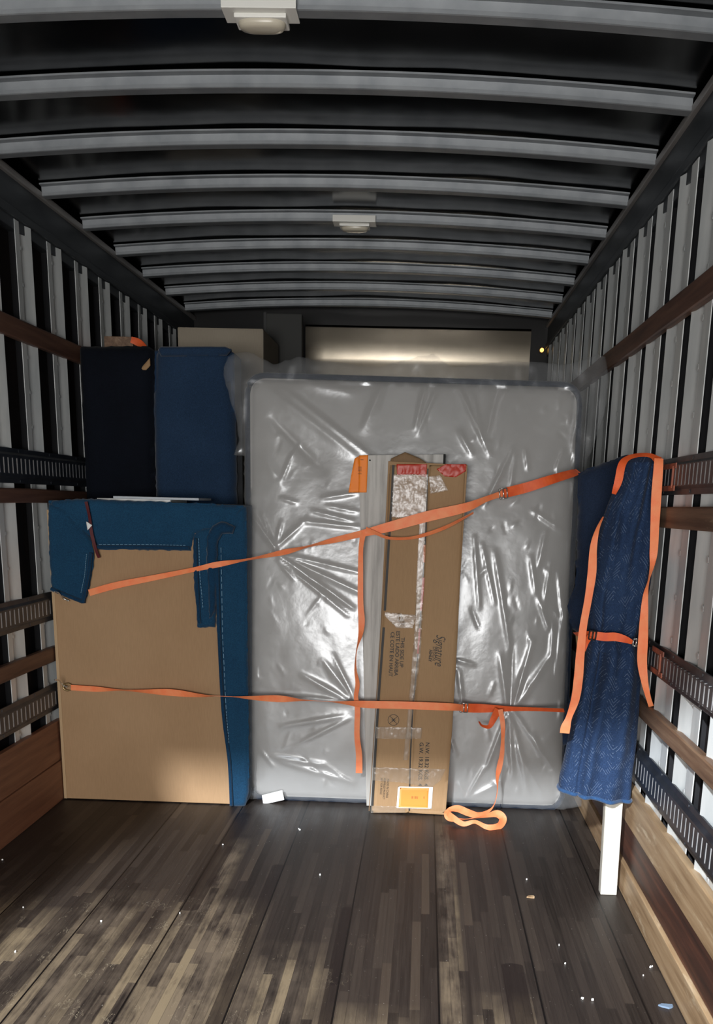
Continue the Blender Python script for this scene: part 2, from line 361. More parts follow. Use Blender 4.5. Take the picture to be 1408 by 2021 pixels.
M['plastic'] = plastic('clear_plastic_film', .26, (.42, .43, .44), .27, .25, .12)
M['tape'] = plastic('clear_packing_tape', .15, (.55, .45, .34), .16, .25, .3)

# ------------------------------------------------------------------ setting
XL, XR = -1.75, .835            # inner faces of the side structure
Y0, Y1 = -.15, 7.62             # rear door opening, front wall
ZR, ZC = 2.738, 2.771
S = lambda o: tag(o, kind='structure')
S(MB().box(XL-.08, Y0, -.06, XR+.08, Y1+.05, 0).build('floor', M['floor']))
S(MB().box(XL-.11, Y0, 0, XL-.055, Y1, 2.90).build('wall_left', M['panel']))
S(MB().box(XR+.055, Y0, 0, XR+.11, Y1, 2.90).build('wall_right', M['panel']))
S(MB().box(XL-.11, Y1, 0, XR+.11, Y1+.05, 2.90).build('wall_front', M['front']))
def curved_sheet():  # added sheet, bent so its lower part reflects a band of glow
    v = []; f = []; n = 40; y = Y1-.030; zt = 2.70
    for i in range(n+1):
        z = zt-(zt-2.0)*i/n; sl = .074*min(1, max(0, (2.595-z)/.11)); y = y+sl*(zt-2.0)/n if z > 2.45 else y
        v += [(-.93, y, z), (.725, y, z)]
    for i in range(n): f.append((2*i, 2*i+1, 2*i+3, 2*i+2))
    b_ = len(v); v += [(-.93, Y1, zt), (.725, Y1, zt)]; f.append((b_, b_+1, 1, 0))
    return mk('trim_1', v, f, M['frontglow'], None, True)
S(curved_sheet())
S(MB().box(XL-.11, Y0-.08, 2.42, XR+.11, Y0, 2.95).build('wall_rear', M['panel']))
def arch(x):                     # roof bows crown gently towards the middle
    t = (x-(XL+XR)/2)/((XR-XL)/2); return ZR-.012+(ZC+.008-ZR+.012)*(1-t*t)
# roof sheet, slightly wavy thin metal
def roof():
    v = []; f = []; nx, ny = 60, 170
    for j in range(ny+1):
        y = Y0+(Y1-Y0)*j/ny
        for i in range(nx+1):
            x = XL-.11+(XR-XL+.22)*i/nx; e = min(i, nx-i)/nx
            v.append((x, y, arch(x)+.056+noise.noise((x*2.2, y*1.6, 3))*.005+.004*math.sin(y*2*math.pi/.523)*math.exp(-e*9)))
    for j in range(ny):
        for i in range(nx): a = j*(nx+1)+i; f.append((a, a+nx+1, a+nx+2, a+1))
    n = len(v); v += [(a, b, c+.02) for a, b, c in v]; f += [tuple(reversed([q+n for q in g])) for g in list(f)]
    return mk('ceiling', v, f, M['ceil'], None, True)
S(roof())
k = 2
def trim():
    global k; n_ = 'trim_%d' % k; k += 1; return n_
# longitudinal rails
for x, s in ((XL, 1), (XR, -1)):
    def bar(a, b, z0, z1, m, r=.004, nm=None):
        x0, x1 = sorted((x+s*a, x+s*b)); return S(MB().box(x0, Y0, z0, x1, Y1, z1).build(trim(), m, bevel=r))
    bar(-.06, -.012, 2.52, 2.73, M['rail'])
    bar(-.045, .004, 2.715, 2.745, M['lip'], .008)
    bar(-.03, .0, 2.565, 2.60, M['rail'], .006)
# roof bows
xs = [XL+(XR-XL)*i/40 for i in range(41)]
for i in range(-7, 8):
    y = 3.639+.523*i
    if y < 0.2: continue
    cs = [(-.030, .048), (-.030, .042), (-.004, .040), (-.002, .016), (-.012, .013), (-.012, .002), (-.008, 0), (.036, 0), (.040, .003), (.040, .040), (.056, .042), (.056, .048)]
    m = MB(); m.sweep(lambda q: [Vector((xs[q], y+a, arch(xs[q])+b)) for a, b in cs], len(xs)); S(m.build(trim(), M['bow']))
# side posts: two riveted flanges with a groove between
def post(x, s, y, wn, g, wf):
    """y = middle of the groove; wn / wf = width of the flange nearer to / further from the doors"""
    m = MB(); z0, z1 = .02, 2.56; T = .003
    def strip(a, ha, b, hb):
        q = [(a, ha-T), (a, ha), (b, hb), (b, hb-T)]
        m.sweep(lambda i: [Vector((x+s*h, yy, (z0, z1)[i])) for yy, h in q], 2)
    strip(y-wn-g/2, -.010, y-g/2, -.010); strip(y+g/2, -.026, y+g/2+wf, .000)
    z = .12+random.random()*.05
    while z < 2.55:
        m.tube([(x+s*-.024, y, z), (x+s*-.010, y, z)], g*.42, 8); z += .145
    o = S(m.build(trim(), M['galv']))
    MB().box(min(x+s*-.055, x+s*-.026), y-g*.5-.008, z0, max(x+s*-.055, x+s*-.026), y+g*.5+.008, z1).build('web', M['web'], o)  # web painted dark so the groove reads as shaded
y = at(87, 887, 0, XL).y-.094-.357*13
while y < 7.5:
    if y > Y0+.1: post(XL, 1, y, .045, .018, .085)
    y += .357
y = at(1309, 880, 0, XR).y-.331*10
while y < 7.5:
    if y > Y0+.15: post(XR, -1, y, .080, .026, .090)
    y += .331

# ------------------------------------------------------------------ slotted cargo tracks, slats and kick boards
def track(x, s, z0, z1, m, label):
    t = empty('cargo_track', (x, 3.6, (z0+z1)/2), label, 'cargo track', 'slotted steel cargo tracks along the side walls')
    P = .0442; c = (z0+z1)/2; hh = .031; b = MB()
    X = lambda a: x+s*a
    def prism(q, ya, yb): b.sweep(lambda i: [Vector((X(h), (ya, yb)[i], z)) for h, z in q], 2)
    prism([(-.006, z0), (.000, z0), (.002, z0+.018), (.014, z0+.028), (.014, c-hh), (.008, c-hh), (-.006, z0+.02)], Y0, Y1-.1)
    prism([(-.006, z1), (.000, z1), (.002, z1-.018), (.014, z1-.028), (.014, c+hh), (.008, c+hh), (-.006, z1-.02)], Y0, Y1-.1)
    y = Y0
    while y < Y1-.12:
        b.box(min(X(.006), X(.0145)), y+.0065, c-hh-.003, max(X(.006), X(.0145)), y+P-.0065, c+hh+.003); y += P
    MB().box(min(X(.003), X(.0130)), Y0, c-hh-.002, max(X(.003), X(.0130)), Y1-.1, c+hh+.002).build('added_slot_strip', M['slotlight'], t)  # strip added behind the slots to make them look lit
    r = b; y = Y0+.2
    while y < Y1-.2:
        for z in (z0+.010, z1-.010): r.tube([(X(-.002), y, z), (X(.004), y, z)], .006, 8)
        y += .349
    r.build('slotted_rail', m, t)
    return t
track(XL, 1, 1.490, 1.633, M['trackdark'], 'dark slotted cargo track on the left wall, highest of three there')
track(XL, 1, .872, 1.004, M['track'], 'slotted cargo track on the left wall, middle of three, beside the tan board')
track(XL, 1, .445, .572, M['track'], 'slotted cargo track on the left wall just above the reddish kick board')
tr = track(XR, -1, 1.500, 1.622, M['track'], 'slotted cargo track on the right wall, highest, with orange overspray')
track(XR, -1, .880, .990, M['track'], 'slotted cargo track on the right wall, middle of three, behind the blue bundle')
track(XR, -1, .445, .585, M['trackdark'], 'slotted cargo track on the right wall just above the tan kick board')
def slat(x, s, z0, z1, m, label, name='wall_slat', d=.018, ya=Y0, yb=Y1-.2):
    v = MB(); n = 60
    hw = (z1-z0)/2; c = (z0+z1)/2
    def pr(i):
        y = ya+(yb-ya)*i/n; w_ = noise.noise((y*1.3, z0*5, 1))*.004
        q = [(-.008, -hw), (d-.004, -hw), (d, -hw+.005), (d, hw-.005), (d-.004, hw), (-.008, hw)]
        return [Vector((x+s*h, y, c+z+w_)) for h, z in q]
    v.sweep(pr, n+1); return tag(v.build(name, m), label, 'wooden slat', 'wooden rub slats along the side walls')
slat(XL, 1, 2.078, 2.160, M['slat'], 'brown wooden slat high on the left wall above all the tracks')
slat(XL, 1, 1.408, 1.468, M['slat'], 'brown wooden slat on the left wall under the highest dark track')
slat(XL, 1, .680, .748, M['slat'], 'brown wooden slat on the left wall between the two lower tracks')
slat(XR, -1, 2.072, 2.155, M['slat'], 'brown wooden slat high on the right wall crossing the bright posts')
slat(XR, -1, 1.392, 1.462, M['slat_r'], 'brown wooden slat on the right wall under the highest track')
slat(XR, -1, .700, .762, M['slat_r'], 'worn brown wooden slat on the right wall between the two lower tracks')
def kick(x, s, planks, label, name='kick_board'):
    t = empty(name, (x, 3.6, 0), label, 'kick board')
    for z0, z1, d, m in planks:
        x0, x1 = sorted((x-s*.01, x+s*d)); MB().box(x0, Y0, z0, x1, Y1-.02, z1).build('plank', m, t, bevel=.003)
kick(XL, 1, [(.002, .198, .020, M['kick_l']), (.202, .395, .016, M['kick_l'])], 'reddish brown kick board along the bottom of the left wall')
kick(XR, -1, [(.002, .115, .026, M['kick_tan']), (.118, .268, .012, M['kick_dark']), (.271, .414, .018, M['kick_tan'])], 'scuffed kick board of tan and dark planks along the right wall')
# orange overspray brackets on the right-hand tracks
def bracket(y0, y1, z0, z1, label):
    t = empty('anchor_bracket', (XR-.02, (y0+y1)/2, (z0+z1)/2), label, 'anchor bracket')
    MB().box(XR-.019, y0, z1-.018, XR-.0145, y1, z1).box(XR-.019, y0, z0, XR-.0145, y1, z0+.018).build('plate', M['orangepaint'], t, bevel=.002)
    MB().tube([(XR-.018, y0+.03, z0+.01), (XR-.018, y0+.03, z1-.01)], .004).build('bar', M['orangepaint'], t)
bracket(3.33, 3.50, 1.512, 1.602, 'orange-painted bracket on the highest right-hand track beside the strap')
bracket(3.26, 3.42, .895, .985, 'orange-painted bracket on the middle right-hand track behind the hanging strap')

# ------------------------------------------------------------------ ceiling lamps
def dome(x, y, label, tilt):
    z = arch(x); t = empty('ceiling_lamp', (x, y+.035, z), label, 'ceiling lamp')
    MB().box(x-.105, y-.034, z-.006, x+.105, y+.055, z-.001).box(x-.105, y-.036, z-.006, x+.105, y-.030, z+.024).build('mounting_plate', M['lampwhite'], t, bevel=.002)
    MB().box(x-.074, y-.010, z-.018, x+.074, y+.070, z-.006).build('housing', M['lampwhite'], t, bevel=.004)
    m = MB(); n = 24
    for r_, dz in ((1, -.018), (.98, -.024), (.90, -.031), (.60, -.035)):
        m.v += [Vector((x+.068*r_*math.copysign(abs(math.cos(a*2*math.pi/n))**.6, math.cos(a*2*math.pi/n)), y+.03+.036*r_*math.sin(a*2*math.pi/n), z+dz)) for a in range(n)]
    for q in range(3):
        for a in range(n): b = (a+1) % n; m.f.append((q*n+a, q*n+b, (q+1)*n+b, (q+1)*n+a))
    m.f.append(tuple(3*n+a for a in range(n))); m.build('lens', M['lens'], t, True)
dome(-.512, 3.116, 'ceiling lamp with cream lens on the nearest roof bow', 0)
dome(-.398, 5.208, 'white ceiling lamp on a roof bow further in, above the mattress', 0)
# small amber marker light glowing far back
t = empty('marker_light', at(1070, 691, 1, Y1-.02), 'tiny glowing amber light high in the far right corner', 'marker light')
p = t.location; MB().tube([(p.x, Y1, p.z), (p.x, Y1-.03, p.z)], .014, 10).build('lens', M['amber'], t); MB().tube([(p.x, Y1, p.z), (p.x, Y1-.012, p.z)], .022, 12).build('base', M['black'], t)

# ------------------------------------------------------------------ far load: boxes behind
tb = empty('storage_box', (-1.2, 6.3, 0), 'beige box top showing far back left above the blue blanket', 'box')
a = at(350, 645, 1, 6.0); b = at(520, 646, 1, 6.0)
MB().box(a.x, 6.0, 0, b.x, 6.6, a.z).build('body', M['beigebox'], tb, bevel=.012)
tb = empty('tall_panel', (-.9, 6.8, 0), 'tall dark panel standing beside the beige box at the back', 'panel')
a = at(522, 618, 1, 6.7); b = at(596, 618, 1, 6.7)
MB().box(a.x, 6.7, 0, b.x, 6.78, a.z).build('board', mat('dark_board', (.045, .045, .042), .7), tb, bevel=.006)
MB().box(a.x-.004, 6.694, 0, a.x+.015, 6.786, a.z+.004).build('edge_strip', mat('dark_edge', (.03, .03, .03), .6), tb)

# ------------------------------------------------------------------ blanket-wrapped pieces at upper left
def wrapped(px, Y, depth, m, label, name, seed, extra=None):
    pl = vplane(Y); poly = [pl.uv(*q) for q in px]; lo = min(p[1] for p in poly)
    t = empty(name, (sum(p[0] for p in poly)/len(poly), Y+depth/2, 0), label, 'wrapped furniture')
    poly = [(max(u, -1.725), (0.003 if v < lo+.05 else v)) for u, v in poly]
    f = lambda P: fbm(P, 5, 1.6, .016, seed)+fbm(P, 22, 9, .003, seed+4)
    pad('blanket', pl, poly, m, t, .02, .045, .02, .05, f, 0, .003, seed=seed)
    us = [p[0] for p in poly]; top = max(p[1] for p in poly)
    MB().box(min(us)+.01, Y+.0, .003, max(us)-.01, Y+depth, top-.02).build('blanket_back', m, t, bevel=.02, seg=3)
    return t
t = wrapped([(150, 984), (148, 800), (146, 695), (160, 684), (295, 684), (306, 692), (304, 800), (306, 984)], 5.0, .22, M['black_cloth'], 'tall furniture piece wrapped in near-black blanket, beside the left wall', 'wrapped_panel', 3)
pl = vplane(4.945); pad('bare_corner', pl, [pl.uv(*q) for q in ((276, 729), (296, 706), (297, 722), (288, 731))], M['carton'], t, .008, .003, 0, .01)
t = wrapped([(306, 984), (304, 800), (309, 700), (316, 687), (440, 685), (458, 690), (452, 730), (466, 820), (470, 984)], 5.0, .2, M['navyback'], 'tall furniture piece wrapped in slate blue blanket, left of the mattress', 'wrapped_panel', 11)
pl = vplane(4.93); pad('blanket_fold', pl, [pl.uv(*q) for q in ((312, 690), (318, 684), (445, 684), (458, 690), (448, 702), (318, 704))], M['navyback'], t, .008, .018, 0, .015, lambda P: fbm(P, 14, 10, .006, 5))
# wood block with an orange strap end, on the left slat
p0 = at(236, 667, 1, 5.45); p1 = at(268, 685, 1, 5.45)
tag(MB().box(XL+.02, 5.40, p1.z-.03, p1.x, 5.46, p0.z).build('wood_block', M['slat_r'], bevel=.003), 'small wooden block behind the near-black wrapped piece', 'wood block')
q = at(280, 680, 1, 5.42); q2 = at(262, 672, 1, 5.42); q3 = at(298, 690, 1, 5.42)
tag(ribbon('strap_end', [(q2.x, 5.39, q2.z, .03, 0), (q.x, 5.39, q.z, .04, 20), (q3.x, 5.39, q3.z-.02, .03, 40)], M['strapdeep']), 'bit of orange strap poking out above the near-black wrapped piece', 'strap')

# ------------------------------------------------------------------ dresser with its back to us
YD = 4.46
t = empty('dresser', (-1.28, YD+.25, 0), 'large dresser standing with its tan back board towards the doors', 'dresser')
MB().box(-1.712, YD+.006, .004, -.84, YD+.43, 1.40).build('carcass', mat('dark_blue_side', (.012, .02, .04), .8), t, bevel=.006)
pl = vplane(YD)
bl = pl.uv(130, 1577); br = pl.uv(454, 1588); tl = pl.uv(112, 1100); trr = pl.uv(430, 1080)
MB().box(bl[0], YD-.006, .006, br[0]+.02, YD+.006, 1.38).build('back_board', M['fibre'], t, bevel=.0015)
MB().box(bl[0]-.004, YD-.009, .006, bl[0]+.010, YD+.004, 1.38).build('edge_strip', cardboard('pale_fibre_edge', (.45, .30, .17), (.52, .36, .21)), t)
# blanket draped over it (a thing of its own)
bt = empty('moving_blanket', (-1.27, YD, 1.41), 'teal moving blanket draped over the top and right edge of the dresser', 'blanket')
foldA = lambda P: fbm(P, 6, 6, .010, 3)+fbm(P, 30, 26, .0025, 8)
def patch(name, px, h, m=M['teal'], th=.016, seed=1, jag=.003, fold=foldA, par=None, rad=.02, puff=.008, plane=pl, res=.010):
    return pad(name, plane, [plane.uv(*q) for q in px], m, par or bt, res, th, puff, rad, fold, h, jag, seed=seed)
patch('right_drop', [(425, 1060), (470, 1005), (487, 1000), (489, 1200), (491, 1400), (493, 1560), (486, 1590), (456, 1592), (452, 1500), (444, 1440), (436, 1330), (428, 1230)], .006, fold=lambda P: fbm(P, 16, 2.0, .018, 2)+fbm(P, 40, 30, .002, 1), seed=3)
patch('front_drop', [(98, 1000), (106, 988), (170, 984), (300, 990), (420, 994), (478, 1000), (486, 1012), (470, 1040), (428, 1046), (384, 1052), (378, 1086), (320, 1086), (250, 1085), (196, 1084), (183, 1060), (110, 1060)], .008, seed=4)
patch('left_flap', [(99, 994), (128, 1004), (180, 1058), (190, 1090), (184, 1140), (172, 1191), (140, 1180), (106, 1166), (101, 1100)], .022, seed=5)
patch('inner_flap', [(384, 1056), (396, 1046), (420, 1040), (432, 1060), (430, 1150), (427, 1236), (392, 1238), (388, 1180), (384, 1130)], .020, seed=6)
patch('fold_over', [(412, 1110), (412, 1060), (424, 1036), (446, 1028), (468, 1038), (464, 1052), (444, 1052), (434, 1066), (432, 1110), (430, 1200), (418, 1220)], .040, M['tealdark'], .018, seed=9, rad=.014)
for nm, L, h in (('hem', [(196, 1079), (250, 1079), (376, 1081)], .030), ('hem', [(186, 1090), (181, 1135), (170, 1188)], .046), ('hem', [(108, 1160), (140, 1174), (170, 1186)], .046),
              ('hem', [(390, 1062), (392, 1130), (398, 1228)], .046), ('hem', [(432, 1105), (436, 1250), (444, 1400), (456, 1500), (460, 1585)], .040)):
    P3 = catmull([list(pl.P(*pl.uv(*q), h)) for q in L], 14)
    MB().tube(P3, .009, 6).build(nm, M['tealdark'], bt, True)
for L, h in (([(200, 1074), (300, 1074), (378, 1076)], .033), ([(178, 1092), (174, 1135), (166, 1172)], .047), ([(397, 1062), (399, 1130), (406, 1205)], .047), ([(440, 1080), (443, 1250), (450, 1400), (456, 1470)], .040)):
    P3 = [pl.P(*pl.uv(a[0]+(b[0]-a[0])*j/12, a[1]+(b[1]-a[1])*j/12), h) for a, b in zip(L, L[1:]) for j in range(12)]
    m = MB()
    for i in range(0, len(P3)-1, 1): m.tube([P3[i], P3[i].lerp(P3[i+1], .7)], .0012, 4)
    m.build('stitching', M['stitch'], bt)
MB().box(-1.716, YD-.012, 1.398, -.822, YD+.44, 1.422).build('top_drop', M['teal'], bt, bevel=.009, seg=3)
MB().box(-.842, YD, .02, -.822, YD+.42, 1.41).build('side_drop', M['teal'], bt, bevel=.006, seg=2)
# red strap scrap and white paper tab on blanket
pt = [pl.P(*pl.uv(*q), h) for q, h in (((178, 990), .055), ((184, 1020), .05), ((188, 1050), .052), ((196, 1085), .045), ((200, 1100), .03))]
tag(ribbon('tie_strip', [(*p, .014, a_) for p, a_ in zip(pt, (0, 20, -20, 10, 0))], mat('dark_red_cloth', (.09, .008, .012), .7)), 'dark red tie strip hanging down the front of the teal blanket', 'tie strip')
pad_ = pad('paper_tab', pl, [pl.uv(*q) for q in ((179, 1028), (191, 1036), (182, 1046))], M['card_white'], None, .004, .002, 0, .01, None, .062); tag(pad_, 'small white paper tab on the teal blanket', 'paper tab')
# white boards lying on top
t = empty('white_boards', (-1.3, YD+.12, 1.424), 'thin white boards lying on top of the teal-covered dresser', 'boards')
a = at(176, 984, 1, YD+.06); b = at(338, 990, 1, YD+.06); c = at(395, 992, 1, YD+.06)
MB().box(a.x+.04, YD+.05, 1.424, b.x, YD+.36, 1.437).build('board', M['card_white'], t, bevel=.002)
MB().box(a.x+.12, YD+.035, 1.4375, c.x, YD+.30, 1.448).build('board', mat('pale_grey_board', (.52, .56, .60), .5), t, bevel=.002)

# ------------------------------------------------------------------ mattress in plastic, leaning back
PM = Plane((0, 4.565, .006), (1, 0, 0), (0, .075, 1))
def rrect(c, r, n=6):           # rounded polygon through 4 corners (u,v)
    out = []
    for i in range(4):
        p = np.array(c[i]); a = np.array(c[i-1])-p; b = np.array(c[(i+1) % 4])-p; a /= np.hypot(*a); b /= np.hypot(*b)
        for j in range(n+1): t_ = j/n; out.append(tuple((1-t_)**2*(p+a*r)+2*t_*(1-t_)*p+t_*t_*(p+b*r)))
    return out
cor = [PM.uv(*q) for q in ((497, 1586), (1106, 1596), (1142, 764), (492, 744))]; cor[0] = (cor[0][0], .004); cor[1] = (cor[1][0], .004)
t = empty('mattress', PM.P(-.05, 0, -.13), 'grey mattress in clear plastic standing on end across the truck', 'mattress')
fr = rrect(cor, .09)
cu = sum(p[0] for p in cor)/4; cv = sum(p[1] for p in cor)/4
big = [(cu+(u-cu)*1.014, max(.002, cv+(v-cv)*1.011)) for u, v in fr]
m = MB(); m.v = [PM.P(u, v, h) for h, s_ in ((-.012, 0), (-.25, 0)) for u, v in big]; n_ = len(big)
m.f = [tuple(range(n_)), tuple(reversed(range(n_, 2*n_)))]+[(i, (i+1) % n_, n_+(i+1) % n_, n_+i) for i in range(n_)]
m.build('side_border', M['navy'], t, True, bevel=0)
mf = lambda P: fbm(P, 2.2, 2.0, .010, 9)
pad('top_panel', PM, fr, M['matgrey'], t, .02, .022, .022, .035, mf, -.012)
m = MB().tube([PM.P(u, v, -.008) for u, v in big]+[PM.P(*big[0], -.008)], .013, 8).build('piping', M['navy'], t, True)
# clear wrap: a separate crumpled film with folds pulled towards the straps
def px2(lst): return [(*PM.uv(a, b), *PM.uv(c, d), w_, h_) for a, b, c, d, w_, h_ in lst]
R_ = px2([
 # radiating from the strap crossing near (548,1085)
 (548, 1085, 490, 1000, .010, .012), (548, 1085, 500, 1020, .008, .010), (548, 1088, 520, 1015, .006, .008), (550, 1080, 600, 1035, .010, .010), (548, 1080, 560, 1030, .006, .008),
 (560, 1100, 700, 1200, .008, -.014), (560, 1098, 715, 1170, .010, .012), (565, 1095, 712, 1130, .008, .010), (556, 1104, 690, 1215, .006, .010), (552, 1106, 585, 1145, .006, .008), (556, 1110, 640, 1160, .006, -.008),
 (600, 1030, 710, 1042, .008, .010), (620, 1010, 700, 1030, .006, .010), (560, 985, 590, 995, .006, .008), (640, 985, 706, 975, .008, .010), (650, 1000, 708, 1012, .006, .008),
 # lower left, towards (690,1385)
 (690, 1380, 600, 1330, .012, .012), (690, 1382, 560, 1370, .010, .010), (695, 1370, 640, 1300, .012, .010), (700, 1375, 660, 1290, .008, -.008), (680, 1410, 560, 1430, .012, .010), (690, 1415, 600, 1460, .010, .008),
 (560, 1500, 700, 1540, .010, .010), (540, 1490, 640, 1505, .012, .012), (600, 1490, 660, 1545, .006, -.008), (640, 1500, 700, 1545, .005, .008), (520, 1480, 545, 1510, .005, .008), (580, 1580, 640, 1575, .006, .008), (660, 1575, 720, 1585, .008, .010),
 # upper area
 (520, 760, 700, 900, .030, .014), (560, 770, 735, 905, .012, .010), (540, 830, 640, 930, .020, -.012), (600, 760, 700, 780, .030, .010), (520, 900, 560, 960, .02, .008), (580, 900, 560, 950, .006, .009), (595, 880, 580, 905, .005, .008),
 (840, 765, 820, 850, .008, .012), (865, 765, 825, 860, .007, .010), (905, 770, 965, 900, .010, .013), (930, 780, 955, 880, .008, .010), (980, 770, 955, 880, .014, -.010), (955, 870, 968, 880, .006, .008), (905, 855, 930, 900, .010, .012),
 (760, 760, 720, 850, .02, .008), (1010, 890, 955, 1000, .010, .011), (1035, 890, 1040, 930, .006, .012), (1015, 900, 1005, 970, .006, .008), (1110, 890, 1095, 930, .006, .010), (1140, 800, 1125, 900, .012, .010),
 # right column
 (935, 1060, 945, 1200, .006, .010), (950, 1075, 975, 1190, .006, .010), (975, 1090, 1005, 1280, .010, .012), (930, 1200, 945, 1240, .006, -.008), (1045, 1100, 1055, 1170, .010, .011), (1075, 1050, 1060, 1120, .008, .012), (1085, 1110, 1070, 1200, .008, .012), (1100, 1130, 1110, 1230, .008, .010), (1060, 1180, 1080, 1240, .008, .012), (1090, 1230, 1085, 1300, .010, .012), (1110, 1200, 1095, 1330, .006, .010), (1050, 1010, 1110, 1050, .008, .011),
 (900, 1300, 935, 1310, .006, .012), (905, 1320, 912, 1385, .006, .012), (1000, 1396, 985, 1290, .012, .012), (1005, 1396, 1010, 1270, .010, -.010), (1010, 1396, 1050, 1260, .010, .012), (1015, 1396, 1085, 1290, .012, .011), (1018, 1370, 1030, 1320, .010, .012),
 (1000, 1405, 960, 1510, .008, .012), (1003, 1405, 1010, 1530, .010, .014), (1008, 1405, 1040, 1560, .012, .010), (1015, 1405, 1095, 1520, .008, .012), (1050, 1440, 1065, 1490, .008, .010), (905, 1540, 920, 1575, .005, .012), (920, 1572, 955, 1510, .005, .012), (930, 1570, 985, 1540, .012, .010), (975, 1540, 1000, 1560, .010, .012), (890, 1455, 900, 1485, .005, .010), (1020, 1470, 1075, 1580, .015, .008)])
rd = ridges(R_); rr = random.Random(4); tiny = []
for _ in range(150):
    u = rr.uniform(-.8, .68); v = rr.uniform(.05, 1.95); a = rr.gauss(1.57, .6); L = rr.uniform(.015, .07); tiny.append((u, v, u+L*math.cos(a), v+L*math.sin(a), rr.uniform(.003, .007), rr.uniform(.003, .007)*rr.choice((1, 1, -1))))
td = ridges(tiny)
wrapf = lambda P: rd(P)*.75+td(P)*(.35+.35*(P[:, 0] > .15))+fbm(P, 4, 2.4, .007, 2)+fbm(P, 11, 7, .0016, 7)+fbm(P, 22, 12, .007, 12)*((P[:, 1] > 1.97)|(P[:, 0] > .67)|(P[:, 0] < -.85))
wp = [(443, 735), (452, 707), (470, 698), (505, 700), (540, 722), (590, 708), (640, 716), (700, 722), (750, 728), (800, 712), (855, 702), (872, 712), (890, 728), (940, 722), (1000, 716), (1060, 716), (1110, 722), (1150, 714), (1180, 702), (1192, 708), (1200, 742), (1196, 800), (1180, 850), (1160, 905), (1148, 960), (1140, 1060), (1132, 1160), (1122, 1240), (1118, 1400), (1112, 1500), (1118, 1545), (1148, 1552), (1147, 1588), (1110, 1599), (960, 1600), (720, 1596), (500, 1592), (484, 1575), (488, 1500), (486, 1200), (484, 900), (466, 900), (474, 870), (470, 830), (456, 790)]
PW = [PM.uv(*q) for q in wp]; PW = [(u, max(.003, v)) for u, v in PW]
wr = pad('plastic_wrap', PM, smooth_poly(PW, .02, .004, 2), M['plastic'], t, .0085, .012, .020, .03, wrapf, .030, solid=False)
lb = [PM.uv(*q) for q in ((521, 1564), (561, 1554), (565, 1573), (524, 1582))]
pad('paper_label', PM, lb, M['card_white'], t, .006, .002, 0, .004, None, .062)

# ------------------------------------------------------------------ grey rail panel, carton
PG = Plane((0, 4.528, .003), (1, 0, 0), (0, .022, 1))
c4 = [PG.uv(*q) for q in ((724, 1598), (872, 1606), (876, 897), (709, 899))]; c4[0] = (c4[0][0], 0); c4[1] = (c4[1][0], 0)
m = MB(); m.v = [PG.P(u, v, h) for h in (.018, -.004) for u, v in c4]; m.f = [(0,1,2,3),(7,6,5,4),(0,4,5,1),(1,5,6,2),(2,6,7,3),(3,7,4,0)]
t = empty('bed_rail_panel', PG.P(-.05, 0, 0), 'tall grey wood-grain panel standing behind the long carton', 'wooden panel')
m.build('board', M['grey_wood'], t, bevel=.002)
q = PG.uv(731, 909); MB().tube([PG.P(*q, .016), PG.P(*q, .0195)], .004, 10).build('screw_hole', M['black'], t)
q = PG.uv(877, 905); MB().box(PG.P(*q).x-.004, 4.52, q[1]-.03, PG.P(*q).x+.006, 4.545, q[1]+.02).build('cap', M['black'], t)
tg = empty('paper_tag', PG.P(*PG.uv(708, 935), .03), 'orange paper tag hanging off the top of the grey panel', 'paper tag')
TP = Plane(PG.P(0, 0, .022), (1, .0, 0), (0, .022, 1))
pad('sheet', TP, [TP.uv(*z) for z in ((709, 899), (727, 898), (724, 972), (708, 972))], M['tagorange'], tg, .006, .002, .002, .01, None, 0)
pad('sheet', TP, [TP.uv(*z) for z in ((700, 905), (708, 900), (712, 930), (712, 972), (688, 972), (694, 935))], M['tagorange'], tg, .006, .002, .002, .01, lambda P: fbm(P, 10, 6, .01, 3), -.006)
u, v = TP.uv(709, 921); text('print', '|||||| ||', TP, u, v, .018, M['ink'], tg, -90, sx=.8).location = TP.n*.006
u, v = TP.uv(712, 905); text('print', '1', TP, u, v, .020, M['ink'], tg, -90).location = TP.n*.006

bf0 = at(735, 1608, 2, .002); bf1 = at(880, 1609, 2, .002); YC = 4.41
bf0 = Vector((-.213, YC, .002)); bf1 = Vector((.142, YC, .002))
tc0 = at(770, 916, 1, YC+.035); tc1 = at(920, 916, 1, YC+.035)
up = ((tc0+tc1)/2-(bf0+bf1)/2); PC = Plane((bf0+bf1)/2, (1, 0, -.0), up)
PC.ez = up.normalized(); PC.ex = (Vector((1, 0, 0))-PC.ez*PC.ez.x).normalized(); PC.n = PC.ex.cross(PC.ez)
Lc = up.length; hw = .176
lift = abs(PC.ex.z)*hw; PC.P0 = PC.P0+Vector((0, 0, lift+.001))
t = empty('long_carton', PC.P(0, 0, -.05), 'long brown cardboard carton with black printing leaning upright on the mattress', 'carton')
frame_box(PC, -hw, 0, hw, Lc, -.085, 0).build('body', M['carton'], t, bevel=.003)
uv = lambda x, y: PC.uv(x, y)
